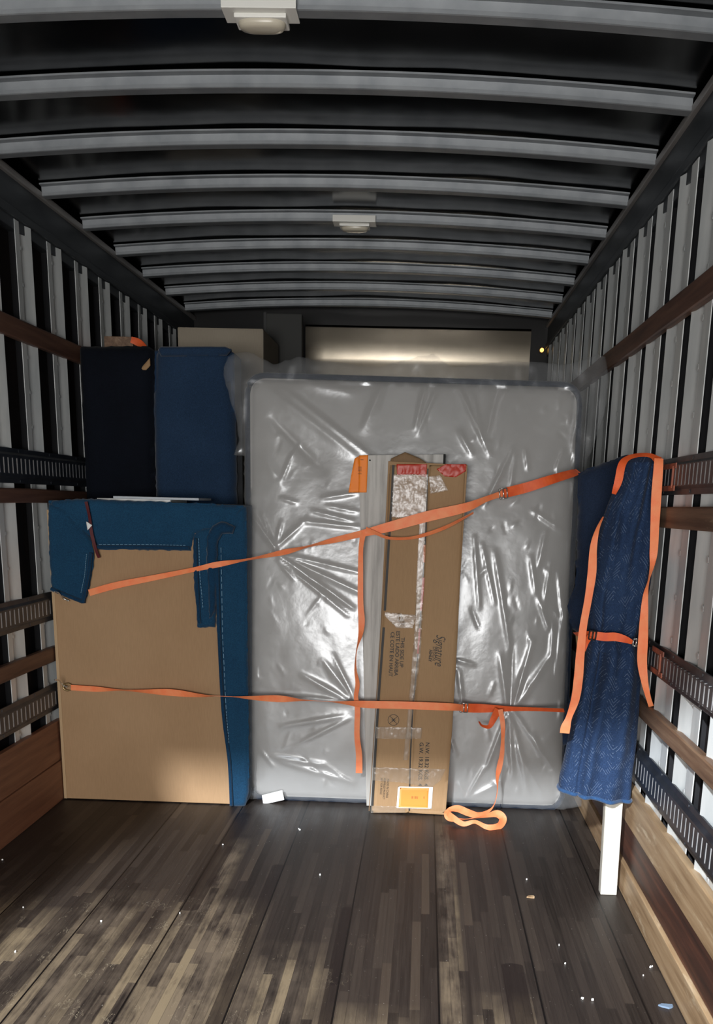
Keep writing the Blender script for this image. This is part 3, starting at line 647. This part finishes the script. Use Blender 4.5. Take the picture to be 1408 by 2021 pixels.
# flap edges, seam
P3 = [PC.P(u, v, .002) for u, v in (uv(846, 935), uv(842, 1050), uv(836, 1150), uv(826, 1300), uv(815, 1400), uv(812, 1500), uv(806, 1605))]
def seamstrip(name, pts, wd, m, h=.0012, par=t):
    mb = MB()
    for (x0, y0), (x1, y1) in zip(pts, pts[1:]):
        a0 = uv(x0, y0); a1 = uv(x1, y1); w2 = wd/2
        b = len(mb.v); mb.v += [PC.P(a0[0]-w2, a0[1], h), PC.P(a0[0]+w2, a0[1], h), PC.P(a1[0]+w2, a1[1], h), PC.P(a1[0]-w2, a1[1], h)]; mb.f.append((b, b+1, b+2, b+3))
    return mk(name, mb.v, mb.f, m, par)
def flap(name, px, h, m=M['carton'], th=.004): return pad(name, PC, [uv(*z) for z in px], m, t, .02, th, .001, .006, None, h)
flap('flap', [(769, 935), (770, 918), (843, 918), (840, 1050), (832, 1160), (826, 1240), (818, 1330), (813, 1420), (808, 1604), (737, 1604), (745, 1420), (757, 1200)], .0)
flap('flap', [(848, 918), (919, 918), (913, 1050), (904, 1250), (893, 1440), (880, 1604), (811, 1604), (817, 1420), (824, 1300), (836, 1160), (843, 1050)], .0)
seamstrip('seam', [(845, 925), (841, 1050), (834, 1160), (825, 1290), (815, 1400), (810, 1500), (808, 1600)], .006, M['ink'], .0046)
seamstrip('seam_print', [(838, 1075), (837, 1110)], .010, mat('orange_print', (.6, .15, .02), .5), .0052)
seamstrip('seam_print', [(836, 1140), (834, 1175), (831, 1205)], .011, M['redink'], .0052)
seamstrip('seam_print', [(829, 1240), (825, 1290)], .008, M['redink'], .0052)
seamstrip('black_stripe', [(777, 918), (773, 1000), (768, 1070), (760, 1205)], .011, M['ink'], .0056)
seamstrip('black_stripe', [(758, 1238), (747, 1385), (735, 1590)], .011, M['ink'], .0056)
seamstrip('side_fold', [(769, 935), (764, 1060), (752, 1240), (742, 1400), (729, 1600)], .004, M['carton_edge'], .0050)
# open top flap standing up behind, red tape
pad('top_flap', Plane(PC.P(0, 0, -.03), PC.ex, PC.ez), [Plane(PC.P(0, 0, -.03), PC.ex, PC.ez).uv(*z) for z in ((766, 930), (772, 905), (800, 892), (830, 905), (846, 916), (846, 930))], M['carton_edge'], t, .01, .004, .002, .01)
TPc = Plane(PC.P(0, 0, .006), PC.ex, PC.ez)
def film(name, px, m, fold, res=.006, h=.0): return pad(name, TPc, [TPc.uv(*z) for z in px], m, t, res, .001, .001, .01, fold, h)
M['redtape'] = mat('red_packing_tape', (.50, .035, .015), .38, 0, .4)
crk = lambda s_: (lambda P: fbm(P, 60, 26, .003, s_)+fbm(P, 120, 90, .0014, s_+3))
film('red_tape', [(783, 916), (843, 916), (842, 942), (820, 936), (784, 938)], M['redtape'], crk(2))
film('red_tape', [(862, 926), (880, 916), (921, 916), (920, 930), (900, 942), (878, 940)], M['redtape'], crk(5))
film('clear_tape', [(776, 936), (846, 936), (843, 1000), (842, 1022), (772, 1022)], M['tape'], crk(1), .005, .001)
film('clear_tape', [(828, 1022), (841, 1022), (836, 1180), (830, 1300), (813, 1420), (806, 1500), (796, 1500), (806, 1400), (818, 1250)], M['tape'], crk(3), .006, .001)
film('clear_tape', [(846, 940), (870, 938), (885, 968), (850, 975)], M['tape'], crk(7), .005, .001)
film('clear_tape', [(760, 1208), (822, 1214), (816, 1240), (784, 1240), (758, 1214)], M['tape'], crk(4), .005, .001)
film('clear_tape', [(742, 1434), (834, 1436), (832, 1458), (742, 1458)], M['tape'], crk(6), .005, .001)
film('clear_tape', [(736, 1514), (880, 1518), (870, 1540), (850, 1556), (800, 1545), (736, 1540)], M['tape'], crk(8), .005, .001)
film('clear_tape', [(732, 1590), (800, 1592), (800, 1604), (732, 1604)], M['tape'], crk(9), .005, .001)
flap('torn_flap', [(781, 1209), (792, 1210), (804, 1236), (794, 1236), (786, 1225)], .004, M['carton_edge'])
PT = Plane(PC.P(0, 0, .0056), PC.ex, PC.ez)
def ctext(s_, px, py, size, **kw):
    u, v = PT.uv(px, py); return text('printed_text', s_, PT, u, v, size, M['ink'], t, -90, **kw)
ctext('THIS SIDE UP', 792, 1258, .024, sx=1.0, bold=.0004)
ctext('ESTE LADO ARRIBA', 783, 1245, .024, sx=1.0, bold=.0004)
ctext('CE COTE EN HAUT', 772, 1247, .024, sx=1.0, bold=.0004)
ctext('Signature', 862, 1252, .062, shear=.45, sx=.62, bold=-.0002)
ctext('DESIGN', 855, 1276, .021, sx=.9); ctext('ASHLEY', 848, 1282, .018, sx=.9, bold=.0006)
for row, x0 in ((('N.W.', '18.32', 'KGS.', '4'), 841), (('G.W.', '19.32', 'KGS.', '4'), 829)):
    for word, y_ in zip(row, (1465, 1492, 1519, 1546)): ctext(word, x0-(y_-1465)*.035, y_, .026, bold=.0004)
ctext('MADE IN CHINA', 764, 1537, .016, sx=.8); ctext('ASSEMBLED PRODUCT', 758, 1535, .014, sx=.75); ctext('NOT FOR RESALE', 752, 1535, .014, sx=.75)
def ring(px, py, r_):
    u, v = PT.uv(px, py); mb = MB(); n = 28
    for i in range(n):
        for q_ in (r_, r_-.0022): mb.v.append(PT.P(u+q_*math.cos(i*2*math.pi/n), v+q_*math.sin(i*2*math.pi/n), .0008))
    for i in range(n): j = (i+1) % n; mb.f.append((2*i, 2*j, 2*j+1, 2*i+1))
    for a in (.8, -.8):
        d = np.array([math.cos(a), math.sin(a)]); e = np.array([-d[1], d[0]])*.0011; b = len(mb.v)
        for s1, s2 in ((-1, -1), (1, -1), (1, 1), (-1, 1)): mb.v.append(PT.P(u+d[0]*r_*s1+e[0]*s2, v+d[1]*r_*s1+e[1]*s2, .0008))
        mb.f.append((b, b+1, b+2, b+3))
    for a, l_ in ((.0, .011), (1.2, .009), (2.2, .012)):
        d = np.array([math.cos(a), math.sin(a)])*l_; e = np.array([-d[1], d[0]])*.12; b = len(mb.v)
        for s1, s2 in ((-1, -1), (1, -1), (1, 1), (-1, 1)): mb.v.append(PT.P(u+d[0]*s1+e[0]*s2, v+d[1]*s1+e[1]*s2, .0009))
        mb.f.append((b, b+1, b+2, b+3))
    mk('printed_symbol', mb.v, mb.f, M['ink'], t)
ring(777, 1421, .027)
film('white_label', [(786, 1552), (855, 1553), (852, 1596), (783, 1594)], M['card_white'], None, .01, .003)
lab = [TPc.uv(*z) for z in ((790, 1554), (847, 1555), (845, 1594), (787, 1593))]
pad('orange_label', TPc, lab, mat('light_orange_paper', (.90, .30, .045), .5), t, .01, .001, 0, .004, None, .0046)
PL = Plane(PC.P(0, 0, .0125), PC.ex, PC.ez)
for s_, x, y_, z_ in (('|||', 812, 1575, .014), ('|||||', 818, 1575, .014), ('||', 836, 1575, .012)):
    u, v = PL.uv(x, y_); text('print', s_, PL, u, v, z_, M['ink'], t, 0)

# ------------------------------------------------------------------ straps
def W3(px, py, Y, w_=.036, tw=0): p = at(px, py, 1, Y); return (p.x, p.y, p.z, w_, tw)
def buckle(par, px, py, Y, ang, sz=.030, m=M['steel']):
    p = at(px, py, 1, Y); a = math.radians(ang); dx = Vector((math.cos(a), 0, math.sin(a))); dz = Vector((-math.sin(a), 0, math.cos(a)))
    mb = MB(); L = [p+dx*sz*.5*i+dz*sz*.62*j for i, j in ((-1, -1), (1, -1), (1, 1), (-1, 1))]
    for a_, b_ in zip(L, L[1:]+L[:1]): mb.tube([a_, b_], .0028, 8)
    mb.tube([p-dz*sz*.62+Vector((0, -.004, 0)), p+dz*sz*.62+Vector((0, -.004, 0))], .003, 8); return mb.build('buckle', m, par, True)
t = empty('cargo_strap', at(700, 1060, 1, 4.4), 'orange strap running slantwise up over the carton towards the right wall', 'strap', 'orange cargo straps')
ribbon('webbing', [W3(176, 1170, 4.425, .030, 0), W3(230, 1155, 4.415, .030, 5), W3(300, 1141, 4.41, .026, 12), W3(383, 1124, 4.405, .022, 25), W3(430, 1114, 4.40, .026, 10), W3(490, 1104, 4.42, .016, 60), W3(560, 1090, 4.47, .028, 30), W3(610, 1078, 4.46, .018, 65), W3(660, 1066, 4.44, .026, 20), W3(715, 1053, 4.40, .030, 10), W3(768, 1040, 4.375, .042, 0), W3(845, 1019, 4.375, .046, 0), W3(918, 1002, 4.385, .040, 10), W3(960, 985, 4.42, .026, 20), W3(992, 974, 4.46, .026, 10)], M['strap'], t, k=12)
ribbon('webbing', [W3(992, 974, 4.457, .044, 0), W3(1040, 962, 4.48, .044, 5), W3(1090, 946, 4.44, .040, 10), W3(1130, 934, 4.30, .034, 20), W3(1142, 930, 4.23, .030, 30)], M['strapdeep'], t, k=8)
buckle(t, 994, 974, 4.445, 10, .034)
ribbon('loose_tail', [W3(722, 1046, 4.385, .028, 0), W3(742, 1052, 4.37, .020, 40), W3(768, 1062, 4.362, .018, 50), W3(810, 1062, 4.362, .018, 50), W3(850, 1052, 4.362, .020, 40), W3(890, 1036, 4.365, .020, 50), W3(935, 1012, 4.38, .014, 60)], M['strap'], t)
ribbon('hanging_tail', [W3(718, 1050, 4.395, .026, 0), W3(713, 1080, 4.42, .022, 15), W3(712, 1130, 4.44, .024, 0), W3(712, 1190, 4.45, .026, 0), W3(714, 1225, 4.45, .030, 0), W3(712, 1252, 4.45, .024, 30), W3(704, 1285, 4.45, .010, 70), W3(702, 1320, 4.45, .016, 50), W3(706, 1350, 4.445, .022, 20), W3(703, 1375, 4.43, .022, 20), W3(706, 1400, 4.43, .026, 0), W3(705, 1450, 4.44, .026, 0), W3(709, 1490, 4.45, .030, 0), W3(709, 1526, 4.45, .032, 0)], M['strap'], t)
t = empty('cargo_strap', at(700, 1390, 1, 4.4), 'orange strap running level low across dresser, mattress and carton', 'strap', 'orange cargo straps')
ribbon('webbing', [W3(140, 1357, 4.425, .026, 0), W3(190, 1360, 4.42, .026, 10), W3(240, 1362, 4.42, .014, 60), W3(280, 1364, 4.42, .022, 40), W3(340, 1367, 4.415, .034, 10), W3(400, 1373, 4.41, .024, 50), W3(440, 1374, 4.41, .006, 85), W3(490, 1377, 4.42, .024, 45), W3(550, 1379, 4.46, .034, 10), W3(600, 1382, 4.46, .018, 60), W3(640, 1384, 4.45, .008, 80), W3(680, 1387, 4.44, .022, 40), W3(720, 1390, 4.40, .034, 0), W3(800, 1392, 4.372, .036, 0), W3(885, 1395, 4.38, .036, 5), W3(915, 1397, 4.43, .030, 0)], M['strap'], t, k=12)
ribbon('webbing', [W3(912, 1397, 4.428, .040, 0), W3(950, 1398, 4.46, .042, 0), W3(1010, 1399, 4.47, .026, 20), W3(1060, 1400, 4.45, .022, 30), W3(1114, 1402, 4.38, .020, 20)], M['strapdeep'], t, k=8)
buckle(t, 916, 1397, 4.425, 0, .034)
mb = MB(); p = at(133, 1356, 1, 4.43); n = 18
mb.tube([(p.x+.020*math.cos(i*2*math.pi/n), p.y, p.z+.017*math.sin(i*2*math.pi/n)) for i in range(n+1)], .004, 6); mb.build('ring', M['brass'], t, True)
mb = MB(); mb.tube([tuple(v) for v in catmull([list(at(*q_, 1, Yq)) for q_, Yq in (((108, 1342), 4.30), ((117, 1343), 4.36), ((124, 1352), 4.42), ((133, 1356), 4.42))], 8)], .0035, 6); mb.build('hook', M['steel'], t, True)
mb = MB(); mb.tube([tuple(v) for v in catmull([list(at(*q_, 1, Yq)) for q_, Yq in (((106, 1168), 4.35), ((115, 1169), 4.38), ((124, 1180), 4.42), ((136, 1186), 4.425))], 8)], .0035, 6); tag(mb.build('strap_hook', M['steel'], None, True), 'bent wire hook on the middle left track under the blanket flap', 'hook')
ribbon('bow_loop', [W3(984, 1400, 4.425, .034, 0), W3(974, 1420, 4.40, .030, 10), W3(966, 1434, 4.39, .020, 30), W3(952, 1432, 4.39, .012, 50), W3(946, 1424, 4.41, .010, 60)], M['strapdeep'], t)
def fl(px, py, z=.02, w_=.04, tw=0): p = at(px, py, 2, z); return (p.x, p.y, p.z, w_, tw)
ribbon('hanging_tail', [W3(988, 1400, 4.42, .022, 0), W3(993, 1430, 4.40, .022, 10), W3(993, 1460, 4.40, .018, 30), W3(991, 1490, 4.40, .022, 0), W3(986, 1515, 4.40, .026, 20), W3(982, 1535, 4.40, .020, 50), W3(982, 1560, 4.40, .008, 75), W3(977, 1585, 4.39, .006, 80), W3(966, 1600, 4.37, .014, 50), W3(945, 1609, 4.34, .028, 15), W3(925, 1604, 4.33, .034, 0), W3(905, 1596, 4.33, .034, 0), W3(890, 1597, 4.32, .022, 20), W3(882, 1604, 4.30, .022, 30)], M['strap'], t)
Yf = 4.22
def ff(px, py, Y, w_=.026, tw=0): p = at(px, py, 1, Y); return (p.x, p.y, max(p.z, .014), w_, tw)
ribbon('floor_coil', [ff(882, 1600, 4.34, .020, 0), ff(886, 1612, 4.30, .036, 0), ff(905, 1618, 4.28, .024, 30), ff(930, 1616, 4.30, .012, 60), ff(960, 1610, 4.30, .020, 20), ff(982, 1606, 4.30, .036, 0), ff(993, 1616, 4.28, .036, 0), ff(985, 1632, 4.24, .034, 0), ff(962, 1634, 4.22, .024, 20), ff(938, 1622, 4.24, .018, 40), ff(915, 1626, 4.24, .024, 10), ff(895, 1614, 4.26, .028, 0), ff(884, 1604, 4.30, .024, 0)], M['strap'], t)

# ------------------------------------------------------------------ bundle at the right: furniture under blankets, one leg showing
PB = vplane(3.62)
tl_ = empty('wooden_stand', (.756, 3.52, 0), 'whitewashed wooden leg and frame standing upright under the quilted blue blanket', 'wooden stand')
a = at(1185, 1765, 2, 0); b = at(1217, 1766, 2, 0)
mm = MB(); tp0 = at(1193, 1560, 1, 3.50); tp1 = at(1229, 1560, 1, 3.50)
mm.v = [Vector(q_) for q_ in ((a.x, 3.50, .001), (b.x, 3.50, .001), (b.x, 3.545, .001), (a.x, 3.545, .001), (tp0.x, 3.50, tp0.z+.3), (tp1.x, 3.50, tp0.z+.3), (tp1.x, 3.545, tp0.z+.3), (tp0.x, 3.545, tp0.z+.3))]
mm.f = [(0,3,2,1),(4,5,6,7),(0,1,5,4),(1,2,6,5),(2,3,7,6),(3,0,4,7)]; mm.build('leg', M['white_wood'], tl_, bevel=.004)
MB().box(.70, 3.55, .45, .80, 3.60, 1.25).build('side_rail', M['white_wood'], tl_, bevel=.004)
# dark blanket behind
td_ = empty('moving_blanket', (.69, 4.1, 1.3), 'dark navy blanket hanging behind the quilted blue bundle by the right wall', 'blanket')
PD = vplane(3.92)
pad('cloth', PD, [PD.uv(*q_) for q_ in ((1143, 935), (1165, 922), (1200, 912), (1228, 900), (1244, 896), (1250, 930), (1245, 1100), (1215, 1262), (1180, 1258), (1160, 1262), (1140, 1250), (1124, 1230), (1121, 1195), (1135, 1160), (1138, 1100), (1141, 1000))], M['quiltdark'], td_, .012, .03, .02, .03, lambda P: fbm(P, 7, 3, .02, 5), 0, .004)
pad('cloth_back', vplane(4.0), [vplane(4.0).uv(*q_) for q_ in ((1145, 950), (1240, 915), (1240, 1230), (1135, 1230))], M['quiltdark'], td_, .02, .06, .02, .03, None, 0)
# lower dark cloth behind the bundle
pad('lower_cloth', vplane(3.86), [vplane(3.86).uv(*q_) for q_ in ((1122, 1390), (1140, 1330), (1170, 1250), (1240, 1250), (1235, 1480), (1112, 1470), (1110, 1430))], M['quiltdark'], td_, .014, .02, .01, .03, lambda P: fbm(P, 12, 3, .012, 6), 0, .002)
pc = vplane(3.83); tag(pad('cardboard_scrap', pc, [pc.uv(*q_) for q_ in ((1136, 1250), (1175, 1252), (1178, 1272), (1162, 1290), (1140, 1292))], M['carton'], None, .01, .012, 0, .008), 'small cardboard piece sticking out beside the quilted bundle', 'cardboard')
# quilted bundle: lofted round body with folds, outline as it stands
rows = [(902, 1240, 1300), (915, 1232, 1303), (950, 1222, 1301), (1000, 1200, 1298), (1050, 1184, 1293), (1100, 1172, 1288), (1150, 1165, 1283), (1200, 1160, 1275), (1245, 1160, 1266), (1262, 1160, 1260), (1285, 1158, 1264), (1330, 1150, 1264), (1400, 1136, 1260), (1450, 1124, 1255), (1500, 1114, 1250), (1535, 1106, 1247), (1556, 1103, 1245)]
YB = 3.54
def loft():
    R2 = []
    for i in range(len(rows)-1):
        for j in range(10):
            t_ = j/10; R2.append(tuple(rows[i][q_]+(rows[i+1][q_]-rows[i][q_])*t_ for q_ in range(3)))
    R2.append(rows[-1]); V = []; Fc = []; n = 96; mI = []
    for i, (y_, xa, xb) in enumerate(R2):
        pa = at(xa, y_, 1, YB); pb = at(xb, y_, 1, YB); z = (pa.z+pb.z)/2; cx = (pa.x+pb.x)/2; rx = (pb.x-pa.x)/2; tz = i/(len(R2)-1)
        depth = .085*(1 if tz > .06 else (.55+.45*tz/.06))
        for j in range(n):
            a = 2*math.pi*j/n; c_, s_ = math.cos(a), math.sin(a)
            cc = math.copysign(abs(c_)**.72, c_); ss = math.copysign(abs(s_)**.8, s_)
            # soft drapes: vertical pleats that turn diagonal above the waist strap
            x = cx+rx*cc
            ph = (x-cx)/max(rx, .05)
            fold = .016*math.sin(9*ph+5*tz+2*noise.noise((x*4, z*1.5, 0)))+.040*noise.noise((x*9+z*3.5, z*2.2, 5))+.006*noise.noise((x*30, z*14, 2))
            waist = -.022*math.exp(-((z-1.0)/.035)**2)
            crease = -.042*math.exp(-((ph+.52)/.09)**2)*(1 if tz > .62 else .25)
            crease += -.022*math.exp(-((x-(.70+.16*(z-1.1)))/.02)**2)*(1 if z > 1.0 else 0)
            k_ = max(0, -ss)
            V.append((x+.004*noise.noise((z*12, j*.3, 3))*(abs(c_)), YB+depth*ss-(fold+waist*1.0+crease)*k_, z+(.0 if i < len(R2)-1 else 0)+(-.035*(x-pa.x)/max(rx*2, .1) if tz > .9 else 0)*(tz-.9)/.1))
    for i in range(len(R2)-1):
        for j in range(n): k2 = (j+1) % n; Fc.append((i*n+j, (i+1)*n+j, (i+1)*n+k2, i*n+k2))
    Fc.append(tuple(range(n))); return V, Fc, R2, n
V, Fc, R2, n = loft()
tq = empty('moving_blanket', (.74, YB, .36), 'quilted bright blue blanket wrapped round an upright piece at the right wall', 'blanket')
mk('quilted_cloth', V, Fc, M['quilt'], tq, True)
hem = [Vector(V[(len(R2)-1)*n+j]) for j in range(n)]; hem.append(hem[0])
MB().tube(hem, .008, 6).build('hem', cloth('blue_hem_cloth', (.02, .06, .15), (.03, .08, .19)), tq, True)
# straps on the bundle
def WB(px, py, Y=3.40, w_=.032, tw=0): return W3(px, py, Y, w_, tw)
t = empty('cargo_strap', at(1300, 905, 1, 3.44), 'orange strap looped over the top of the blue bundle with two hanging ends', 'strap', 'orange cargo straps')
ribbon('webbing', [WB(1300, 908, 3.445, .030, 15), WB(1285, 899, 3.47, .020, 45), WB(1262, 898, 3.47, .020, 55), WB(1240, 904, 3.45, .020, 40), WB(1228, 918, 3.43, .026, 10), WB(1221, 950, 3.42, .026, 10), WB(1212, 975, 3.42, .016, 40)], M['strapdeep'], t)
ribbon('hanging_tail', [WB(1191, 1020, 3.42, .006, 70), WB(1180, 1045, 3.41, .014, 40), WB(1172, 1080, 3.40, .024, 0), WB(1169, 1130, 3.39, .030, 0), WB(1162, 1180, 3.39, .026, 0), WB(1152, 1235, 3.38, .026, 0), WB(1146, 1290, 3.38, .030, 0), WB(1142, 1340, 3.38, .032, 0), WB(1136, 1380, 3.38, .030, 0), WB(1124, 1415, 3.39, .022, 20), WB(1117, 1435, 3.39, .034, 0), WB(1115, 1447, 3.39, .034, 0)], M['strap'], t)
ribbon('hanging_tail', [WB(1301, 905, 3.42, .030, 0), WB(1300, 925, 3.41, .032, 0), WB(1296, 980, 3.41, .034, 0), WB(1293, 1040, 3.41, .030, 0), WB(1291, 1085, 3.41, .028, 0), WB(1288, 1115, 3.41, .018, 40), WB(1281, 1145, 3.41, .008, 70), WB(1275, 1175, 3.41, .018, 30), WB(1272, 1215, 3.41, .028, 0), WB(1270, 1260, 3.40, .034, 0), WB(1268, 1305, 3.40, .034, 0), WB(1273, 1345, 3.40, .024, 10), WB(1280, 1375, 3.41, .018, 20), WB(1286, 1394, 3.42, .018, 20)], M['strap'], t)
t = empty('cargo_strap', at(1200, 1258, 1, 3.42), 'short orange strap cinched round the waist of the blue bundle', 'strap', 'orange cargo straps')
ribbon('webbing', [WB(1136, 1252, 3.56, .022, 0), WB(1152, 1252, 3.46, .024, 0), WB(1172, 1254, 3.430, .028, 0), WB(1195, 1257, 3.425, .030, 0), WB(1215, 1257, 3.425, .030, 0), WB(1235, 1262, 3.425, .024, 0), WB(1249, 1268, 3.43, .014, 10)], M['strapdeep'], t)
ribbon('loose_tail', [WB(1165, 1256, 3.42, .022, 0), WB(1158, 1268, 3.41, .018, 0), WB(1153, 1285, 3.405, .012, 20)], M['strapdeep'], t)
buckle(t, 1170, 1254, 3.415, -5, .024, M['ink']); buckle(t, 1256, 1268, 3.415, -5, .020)

# ------------------------------------------------------------------ floor litter
def scrap(name, px, py, r_, m, label, cat, seed, sy=1, group=None):
    p = at(px, py, 2, 0); rn = random.Random(seed); n = 9; mb = MB(); pts = []
    for i in range(n):
        a = i*2*math.pi/n; q_ = r_*rn.uniform(.6, 1.1); pts.append((p.x+q_*math.cos(a), p.y+q_*math.sin(a)*sy))
    mb.v = [Vector((x, y_, .001)) for x, y_ in pts]+[Vector((x, y_, .004+rn.random()*.004)) for x, y_ in pts]
    mb.f = [tuple(reversed(range(n))), tuple(range(n, 2*n))]+[(i, (i+1) % n, n+(i+1) % n, n+i) for i in range(n)]
    o = mb.build(name, m); return tag(o, label, cat, group)
scrap('blue_scrap', 1316, 1988, .028, mat('pale_blue_cloth', (.14, .20, .29), .8), 'blue cloth scrap on the floor near the right kick board', 'scrap', 3, .45)
scrap('splinter', 1048, 1772, .016, M['kick_tan'], 'tan wood chip on the open floor in front of the mattress', 'wood chip', 5, .6)
for i, (x, y_) in enumerate(((1104, 1867), (1116, 1903), (1284, 1910), (1270, 1927), (1325, 1954), (1150, 1972), (1288, 1909), (1040, 1737), (200, 1820), (46, 1792), (30, 1880), (5, 1698), (355, 1804), (440, 1668), (592, 1639), (590, 1637), (632, 1728), (1170, 1975), (1340, 1975))):
    scrap('paint_chip', x, y_, (.0022+.0009*(i % 3)), M['card_white'], 'tiny white chip lying on the dark floor boards', 'chip', i+10, .8, 'tiny white chips on the floor')
